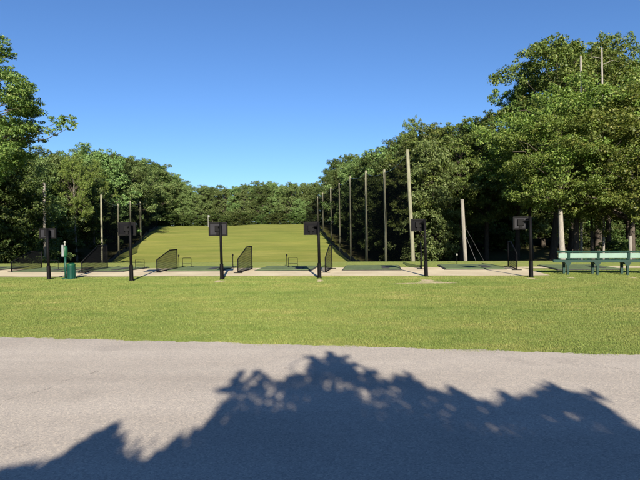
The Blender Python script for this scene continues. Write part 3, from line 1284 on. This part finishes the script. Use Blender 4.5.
# right hand wood: front row with high crowns
G = 'tall trees at the front of the right-hand wood'
for k, x, top, d, w, lab in [
    ('oak1', 547, 42, 47, 1.0, 'tallest oak at the right, its crown top above the rightmost screen post'),
    ('maple1', 575, 92, 38, 1.0, 'bright leafy maple rising behind the tree with the thick pale trunk'),
    ('maple2', 632, 98, 35, 1.05, 'bright leafy maple overhanging the right end of the bench'),
    ('oak2', 598, 50, 48, 1.0, 'tall open oak with a bare stem showing near its top, above the bench'),
    ('oak1', 533, 70, 51, 0.55, 'oak filling the step in the skyline left of the tallest one'),
    ('oak1', 566, 52, 53, 0.9, 'oak between the tallest one and the two bare stems'),
    ('oak2', 628, 62, 51, 0.9, 'oak right of the two bare stems, a little lower than the highest treetop'),
    ('oak3', 606, 40, 50, 0.75, 'slim feathery tree reaching highest over the bench'),
    ('oak1', 650, 72, 44, 1.0, 'tall oak cut off by the right edge of the picture'),
    ('oak2', 516, 92, 52, 0.85, 'tall oak left of the tallest one, stepping down the skyline'),
    ('oak1', 487, 116, 53, 0.9, 'oak whose crown rises right of the bright utility pole'),
    ('oak2', 460, 122, 54, 0.85, 'dark oak directly above the bright utility pole'),
    ('oak1', 436, 126, 57, 0.85, 'oak between the bright utility pole and the tallest net pole'),
    ('oak3', 414, 122, 60, 0.55, 'thin feathery treetop poking up behind the tallest net pole'),
    ('pale', 563.5, 118, 34.5, 1.05, 'broad leafy tree on a thick pale trunk behind the left end of the bench'),
    ('oak2', 420, 142, 52, 0.9, 'dense tree directly right of the tallest net pole'),
]:
    tree(k, x, top, d, lab, G, w)

# right hand wood: shaded inner rows
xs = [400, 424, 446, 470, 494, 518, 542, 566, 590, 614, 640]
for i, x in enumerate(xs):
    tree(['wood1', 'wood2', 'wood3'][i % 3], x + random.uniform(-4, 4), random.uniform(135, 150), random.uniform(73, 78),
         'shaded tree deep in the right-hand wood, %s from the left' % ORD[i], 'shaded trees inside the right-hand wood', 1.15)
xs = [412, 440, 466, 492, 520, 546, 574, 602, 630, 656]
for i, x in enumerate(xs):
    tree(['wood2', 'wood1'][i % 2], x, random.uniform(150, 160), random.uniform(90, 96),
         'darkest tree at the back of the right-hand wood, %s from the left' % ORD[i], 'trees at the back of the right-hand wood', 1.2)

# trees behind the right net, near to far
sky_x = [296, 304, 312, 322, 332, 345, 360, 380, 395, 404]
sky_y = [186, 185, 179, 171, 167, 163, 160, 157, 147, 140]
i = 0
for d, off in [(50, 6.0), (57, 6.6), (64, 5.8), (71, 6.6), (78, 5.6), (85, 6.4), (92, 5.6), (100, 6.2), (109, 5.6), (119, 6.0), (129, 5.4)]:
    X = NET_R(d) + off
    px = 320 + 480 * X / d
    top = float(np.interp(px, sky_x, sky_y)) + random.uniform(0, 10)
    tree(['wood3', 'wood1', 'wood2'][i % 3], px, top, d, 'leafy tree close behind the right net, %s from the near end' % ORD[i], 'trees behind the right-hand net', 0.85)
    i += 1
i = 0
for d, off in [(60, 13), (70, 14), (80, 13), (90, 13), (101, 12), (112, 13), (124, 12), (136, 10)]:
    X = NET_R(d) + off
    px = 320 + 480 * X / d
    top = float(np.interp(px, sky_x, sky_y)) + random.uniform(-6, 3)
    tree(['oak1', 'wood2', 'oak2'][i % 3], px, top, d, 'tree in the second row behind the right net, %s from the near end' % ORD[i], 'second row of trees behind the right-hand net', 0.85)
    i += 1

# far tree line on the crest
xs = np.linspace(176, 312, 15)
cy = lambda x: float(np.interp(x, [170, 190, 200, 212, 232, 250, 270, 290, 312], [178, 190, 187, 189, 188, 184, 183, 184, 184]))
for i, x in enumerate(xs):
    tree(['hill_maple', 'wood3', 'hill_maple', 'wood3', 'wood2'][i % 5], x + random.uniform(-2, 2), cy(x) + random.uniform(0, 6), random.uniform(139, 146),
         'tree in the row along the hill crest, %s from the left' % ORD[i], 'trees along the hill crest', random.uniform(0.8, 1.05))
xs = np.linspace(180, 316, 13)
for i, x in enumerate(xs):
    tree(['hill_maple', 'oak2', 'wood3'][i % 3], x, cy(x) + random.uniform(-2, 4), random.uniform(156, 164),
         'treetop showing behind the crest row, %s from the left' % ORD[i], 'second row of trees on the hill crest', 1.0)
tree('hill_maple', 299, 200, 136, 'rounder bright green tree at the right end of the crest row', None, 0.9)

# left hand wood
sx = [28, 40, 52, 66, 84, 100, 112, 124, 140, 152, 165, 178, 190]
sy = [166, 158, 156, 160, 151, 153, 161, 159, 163, 166, 171, 181, 190]
i = 0
for x, d in [(36, 62), (52, 70), (64, 72), (84, 84), (104, 85), (112, 90), (119, 97), (126, 105), (133, 113), (140, 124), (147, 136), (158, 141), (168, 141), (178, 142)]:
    tree(['wood3', 'hill_maple', 'wood2', 'hill_maple'][i % 4], x, float(np.interp(x, sx, sy)) + random.uniform(-2, 4), d,
         'tree at the front of the left-hand wood, %s from the left' % ORD[i], 'front trees of the left-hand wood', 0.95)
    i += 1
i = 0
for x, d in [(20, 84), (44, 88), (66, 90), (90, 98), (108, 110), (122, 122), (136, 134), (148, 146), (162, 150), (176, 152)]:
    tree(['oak1', 'wood2', 'oak2'][i % 3], x, float(np.interp(x, sx, sy)) + random.uniform(-4, 4), d,
         'tree behind the front of the left-hand wood, %s from the left' % ORD[i], 'inner trees of the left-hand wood', 0.95)
    i += 1
i = 0
for x, top, d in [(-26, 120, 44), (-2, 150, 46), (20, 168, 50), (-14, 140, 56), (12, 160, 62)]:
    tree(['wood1', 'wood2', 'wood3'][i % 3], x, top, d, 'dark tree behind the overhanging one at the left edge, %s of five' % ORD[i], 'dark trees at the left edge', 1.0)
    i += 1

# shrubs under the trees
i = 0
for x, y, d in [(70, 250, 66), (96, 248, 78), (112, 246, 88), (436, 250, 58), (612, 248, 42), (626, 246, 46)]:
    tree('shrub', x, y - 4, d, 'low woodland shrub under the trees, %s from the left' % ORD[sorted([70, 96, 112, 436, 612, 626]).index(x)],
         'low shrubs under the trees', 1.3, 'shrub')
    i += 1


xs = np.linspace(148, 334, 24)
for i, x in enumerate(xs):
    tree('shrub', x, 226 - random.uniform(9, 13), random.uniform(133.5, 137), 'bush at the foot of the crest tree row, %s from the left' % ORD[i], 'bushes along the hill crest', 1.5, 'bush')


# pale trunks standing in the light at the wood edge
def stem(name, xb, yb, xt, yt, d, r0, r1, mat, label, twigs=0):
    b, t = at(xb, yb, d), at(xt, yt, d)
    gz = float(terrain(b.x, d)) - 0.1
    base = b + (t - b) * ((gz - b.z) / (t - b).z)
    root = empty(name, base)
    top = t - base
    rng = np.random.default_rng(int(xb * 10))
    m = MB()
    pts = [Vector((0, 0, 0))] + [top * s + Vector(rng.normal(size=3)) * 0.05 for s in (0.1, 0.3, 0.5, 0.75)] + [top]
    m.tube(pts, [r0 * 1.2, r0, r0 * 0.95, r0 * 0.75 + r1 * 0.25, r0 * 0.35 + r1 * 0.65, r1], 10)
    m.build('trunk', mat, root, True)
    for k in range(twigs):
        s = rng.uniform(0.5, 0.98)
        a = rng.uniform(0, 6.28)
        L = rng.uniform(0.8, 2.0)
        p0 = top * s
        b_ = MB()
        b_.tube([p0, p0 + Vector((math.cos(a) * L * 0.6, math.sin(a) * L * 0.5, L * 0.25)), p0 + Vector((math.cos(a) * L, math.sin(a) * L * 0.8, L * 0.2))], [r1 * 0.5, r1 * 0.3, r1 * 0.1], 6)
        b_.build('branch', mat, root, True)
    tag(root, label, 'tree trunk')
    return root


stem('bare_trunk', 594.0, 250, 590.0, 205, 38, 0.16, 0.09, BARK, 'grey bare trunk with side branches behind the middle of the bench', 6)
tree('pale', 75, 160, 66, 'leafy tree on a pale trunk rising behind the ball washer and green bin', None, 0.62)
tree('pale', 92.5, 166, 78, 'smaller leafy tree on a short pale trunk left of the nearest left net pole', None, 0.6)
stem('dead_tree', 580.6, 150, 580.8, 56, 40.0, 0.10, 0.065, BARK_PALE_LIT, 'thin pale dead stem showing high in the oak above the bench', 3)
stem('dead_tree', 602.8, 150, 601.7, 48, 37.6, 0.09, 0.055, BARK_PALE_LIT, 'thin pale dead stem right of the other high dead stem', 3)


# ------------------------------------------------------------------ near tree at the left edge, crown overhanging into the frame
def custom_tree(name, trunk_xy, H, clumps, radii, leaves, size, leaf, bark, tr, label, seed, limb_every=3, split=False):
    rng = np.random.default_rng(seed)
    gz = float(terrain(*trunk_xy)) - 0.1
    base = np.array([trunk_xy[0], trunk_xy[1], gz])
    root = empty(name, base)
    C = np.array(clumps) - base
    Rd = np.array(radii)
    m = MB()
    m.tube([(0, 0, 0), (0.05, 0, 0.5), (0.1, 0.05, H * 0.3), (0, 0.1, H * 0.6), (0.1, 0, H * 0.92)], [tr * 1.4, tr, tr * 0.85, tr * 0.55, tr * 0.1], 10)
    for c in C[::limb_every]:
        h = max(H * 0.22, c[2] - 0.45 * math.hypot(c[0], c[1]) - 0.4)
        pth = branch_path(np.array([0.05, 0.05, min(h, H * 0.9)]), c, rng)
        rr = tr * 0.22
        m.tube(pth, list(np.linspace(rr, rr * 0.15, len(pth))), 5, False)
    m.build('trunk', bark, root, True)
    if split:
        C, Rd = sprays(C, Rd, rng, 6)
    w = Rd ** 2
    per = np.maximum(6, leaves * w / w.sum()).astype(int)
    v, f = leaf_quads(C, Rd, per, size, rng)
    np_mesh('crown', v, f, leaf, root)
    tag(root, label, 'tree')
    return root


def left_tree():
    rng = np.random.default_rng(21)
    d0 = 29.0
    tx = at(-36, 230, d0)
    cl, rd = [], []
    # right-hand outline of the crown, in the photo: y -> x reach
    ys = [30, 40, 52, 66, 80, 92, 104, 112, 120, 128, 140, 150, 165, 180, 200]
    xr = [-8, 4, 6, 10, 22, 38, 44, 44, 46, 40, 34, 30, 20, 8, -10]
    for _ in range(230):
        y = rng.uniform(34, 205)
        xm = float(np.interp(y, ys, xr))
        x = xm - 7 - abs(rng.normal()) * 55
        if x < -130:
            continue
        depth = d0 + rng.normal() * 2.6 * (1 if x < xm - 25 else 0.45)
        p = at(x, y, depth)
        cl.append((p.x, p.y, p.z))
        rd.append(rng.uniform(0.45, 0.85))
    for x, y, r in [(3, 42, 0.34), (6, 53, 0.32), (1, 60, 0.4), (52, 120, 0.36), (58, 123, 0.4), (64, 121, 0.42), (70, 122, 0.4), (75, 125, 0.28), (66, 127, 0.32), (55, 129, 0.34), (48, 132, 0.45), (60, 118, 0.3), (71, 118, 0.26)]:
        p = at(x, y, d0 - 0.6)
        cl.append((p.x, p.y, p.z))
        rd.append(r)
    custom_tree('broadleaf_tree', (tx.x, d0), 13.5, cl, rd, 90000, 0.125, LEAF_B, BARK, 0.3, 'large near tree at the left edge with one branch reaching out over the sky', 22, 3, True)


left_tree()


def left_shading_tree():  # out-of-view tree, added to broaden the shade on the left edge
    rng = np.random.default_rng(29)
    d0 = 31.0
    tx = at(-175, 230, d0)
    cl, rd = [], []
    for _ in range(260):
        x = rng.uniform(-290, -55)
        y = 40 + abs(x + 172) ** 2 * 0.0026 + rng.random() * 175
        p = at(x, min(y, 215), d0 + rng.normal() * 2.6)
        cl.append((p.x, p.y, p.z))
        rd.append(rng.uniform(0.5, 0.95))
    custom_tree('broadleaf_tree', (tx.x, d0), 13.5, cl, rd, 26000, 0.24, LEAF_A, BARK, 0.3, 'large tree out of view left of the overhanging one, added to shade the left edge', 23)


left_shading_tree()


# ------------------------------------------------------------------ tree behind the camera, whose shadow lies on the asphalt
def shade_tree():
    rng = np.random.default_rng(33)
    ox = [-160, -60, 0, 33, 70, 83, 100, 117, 119, 111, 118, 127, 143, 160, 194, 222, 213, 218, 241, 250, 261, 287, 310, 318, 330, 344, 355, 350, 374, 380, 389, 386, 400, 407, 430, 449, 475, 500, 502, 527, 550, 561, 591, 588, 610, 625, 640, 700, 800]
    oy = [500, 484, 473, 467, 457, 443, 434, 425, 428, 438, 463, 470, 463, 453, 432, 416, 408, 391, 376, 378, 376, 380, 369, 362, 354, 357, 365, 371, 371, 378, 386, 394, 379, 376, 391, 390, 401, 407, 395, 399, 387, 391, 394, 402, 410, 421, 431, 470, 520]
    ox = list(np.maximum.accumulate(np.array(ox, float) + np.arange(len(ox)) * 1e-3))
    YT = -3.6

    def lift(x, y, sd):
        g = onground(x, y)
        Y = YT + rng.normal() * sd
        p = g + SUN * ((Y - g.y) / SUN.y)
        cl.append((p.x, p.y, p.z))

    cl, rd = [], []
    for _ in range(1700):
        x = rng.uniform(-200, 840)
        yo = float(np.interp(x, ox, oy))
        y = yo + 12 + (rng.random() ** 1.5) * 150
        if y < yo + 26:
            lift(x, y, 0.35)
            rd.append(rng.uniform(0.05, 0.09))
        else:
            lift(x, y + 8, 0.8)
            rd.append(rng.uniform(0.16, 0.32))

    def spray(x0, y0, x1, y1, r0=0.075, k=7):
        for i in range(k):
            s_ = i / (k - 1)
            bend = 5 * math.sin(s_ * 3.1)
            lift(x0 + (x1 - x0) * s_ + rng.normal() * 1.5, y0 + (y1 - y0) * s_ - bend * 0.4, 0.05)
            rd.append(r0 * (1 - 0.62 * s_))

    # leafy shoots along the outline, leaning both ways
    for _ in range(170):
        x = rng.uniform(-40, 680)
        yo = float(np.interp(x, ox, oy))
        x1 = x + rng.normal() * 12
        y1 = float(np.interp(x1, ox, oy)) + rng.uniform(-3, 5)
        spray(x, yo + rng.uniform(16, 26), x1, y1, rng.uniform(0.05, 0.08))
    # the long shoots that stand out
    for x0, y0, x1, y1 in [(326, 374, 330, 353), (322, 372, 308, 357), (334, 370, 345, 356), (318, 368, 312, 357), (340, 372, 357, 365), (352, 382, 375, 371), (368, 388, 391, 386),
                           (60, 466, 84, 443), (72, 462, 100, 434), (84, 456, 118, 425), (90, 452, 117, 428), (96, 462, 112, 440), (236, 392, 217, 391), (232, 388, 241, 372), (246, 388, 259, 371),
                           (270, 386, 262, 375), (420, 396, 400, 376), (430, 400, 406, 373), (512, 410, 501, 392), (520, 412, 505, 396), (560, 404, 549, 384), (575, 408, 561, 390), (598, 414, 592, 392), (462, 404, 448, 388), (632, 440, 604, 408)]:
        spray(x0, y0, x1, y1, 0.08, 9)
    # lower crown
    for _ in range(260):
        a, r = rng.uniform(0, 6.28), math.sqrt(rng.random()) * 3.4
        cl.append((0.6 + r * math.cos(a), -4.6 + r * 0.8 * math.sin(a), 1.2 + rng.random() * max(0.2, (1.9 + 4.6 - r * 0.8 * math.sin(a)) * 0.445 - 1.5)))
        rd.append(rng.uniform(0.3, 0.5))
    custom_tree('broadleaf_tree', (0.7, -4.9), 4.4, cl, rd, 110000, 0.085, LEAF_A, BARK, 0.13, 'leafy tree behind the viewer whose shadow falls across the asphalt', 34, 9)


shade_tree()


SCUFFS = [(219, 281.5, 0.16, 0.30, 1), (320, 281.0, 0.10, 0.40, 2), (428.5, 281.0, 0.30, 0.35, 3), (430, 283.2, 0.9, 0.14, 4), (532, 279.0, 0.16, 0.22, 5), (571, 278, 0.10, 0.16, 6), (633, 278, 0.10, 0.16, 7)]


# ------------------------------------------------------------------ grass blades on the near lawn
def lawn_grass():
    rng = np.random.default_rng(5)
    n = 900000
    d = 5.6 + (17.4 - 5.6) * rng.random(n) ** 1.15
    X = (rng.random(n) * 2 - 1) * (0.70 * d + 2.2)
    e = road_edge(X)
    edge_jit = rng.normal(0, 0.05, n) * (1 + 0.9 * np.sin(X * 4.3 + 1.1 * np.sin(X * 1.7)))
    keep = d > e + 0.005 - np.abs(edge_jit) * 0.8
    # not on the concrete
    v = (X - TEE0.x) * V.x + (d - TEE0.y) * V.y
    u = (X - TEE0.x) * U.x + (d - TEE0.y) * U.y
    keep &= (v < 0.02 + rng.normal(0, 0.05, n)) | (u > 7.7)
    for px, py, rx, ry, sd in SCUFFS:
        c = onground(px, py)
        keep &= (((X - c.x) / rx) ** 2 + ((d - c.y) / ry) ** 2) > 0.8 + rng.normal(0, 0.5, n)
    X, d = X[keep], d[keep]
    n = len(X)
    clump = np.sin(X * 3.1 + 1.7 * np.sin(d * 2.3)) * np.sin(d * 2.7 + 1.3 * np.sin(X * 1.9))
    h = rng.uniform(0.010, 0.027, n) * (1 + 0.25 * clump)
    h *= np.clip(0.75 + 0.03 * d, 0.9, 1.25)
    w = rng.uniform(0.0024, 0.0042, n) * (0.7 + d * 0.05)
    a = rng.uniform(0, 6.283, n)
    lean = rng.uniform(0.1, 0.75, n) * h
    la = rng.uniform(0, 6.283, n)
    z = np.zeros(n)
    p0 = np.stack([X - np.cos(a) * w, d - np.sin(a) * w, z], -1)
    p1 = np.stack([X + np.cos(a) * w, d + np.sin(a) * w, z], -1)
    p2 = np.stack([X + np.cos(la) * lean, d + np.sin(la) * lean, h], -1)
    verts = np.stack([p0, p1, p2], 1).reshape(-1, 3)
    o = np_mesh('lawn_grass', verts, np.arange(n * 3).reshape(-1, 3), BLADE)
    tag(o, 'short mown yellow-green lawn grass between asphalt and tee line', 'grass', kind='stuff')


lawn_grass()

# bare soil scuffs at the post feet
SOIL = plain('bare_soil', (0.36, 0.29, 0.18), 0.95, 0.3, 5)


def soil_patch(px, py, rx, ry, seed):
    rng = np.random.default_rng(seed)
    c = onground(px, py)
    m = MB()
    m.v.append((c.x, c.y, 0.006))
    for k in range(28):
        a = 2 * math.pi * k / 28
        r = 1 + 0.28 * math.sin(3 * a + seed) + rng.normal() * 0.12
        m.v.append((c.x + rx * r * math.cos(a), c.y + ry * r * math.sin(a), 0.006))
    for k in range(28):
        m.f.append((0, 1 + k, 1 + (k + 1) % 28))
    tag(m.build('bare_soil', SOIL), kind='structure')


for px, py, rx, ry, sd in SCUFFS:
    soil_patch(px, py, rx, ry, sd)


def remove_unused():
    for k, (root, H, Rc) in PROTO.items():
        if k not in USED:
            for c in list(root.children):
                bpy.data.objects.remove(c)
            bpy.data.objects.remove(root)


remove_unused()
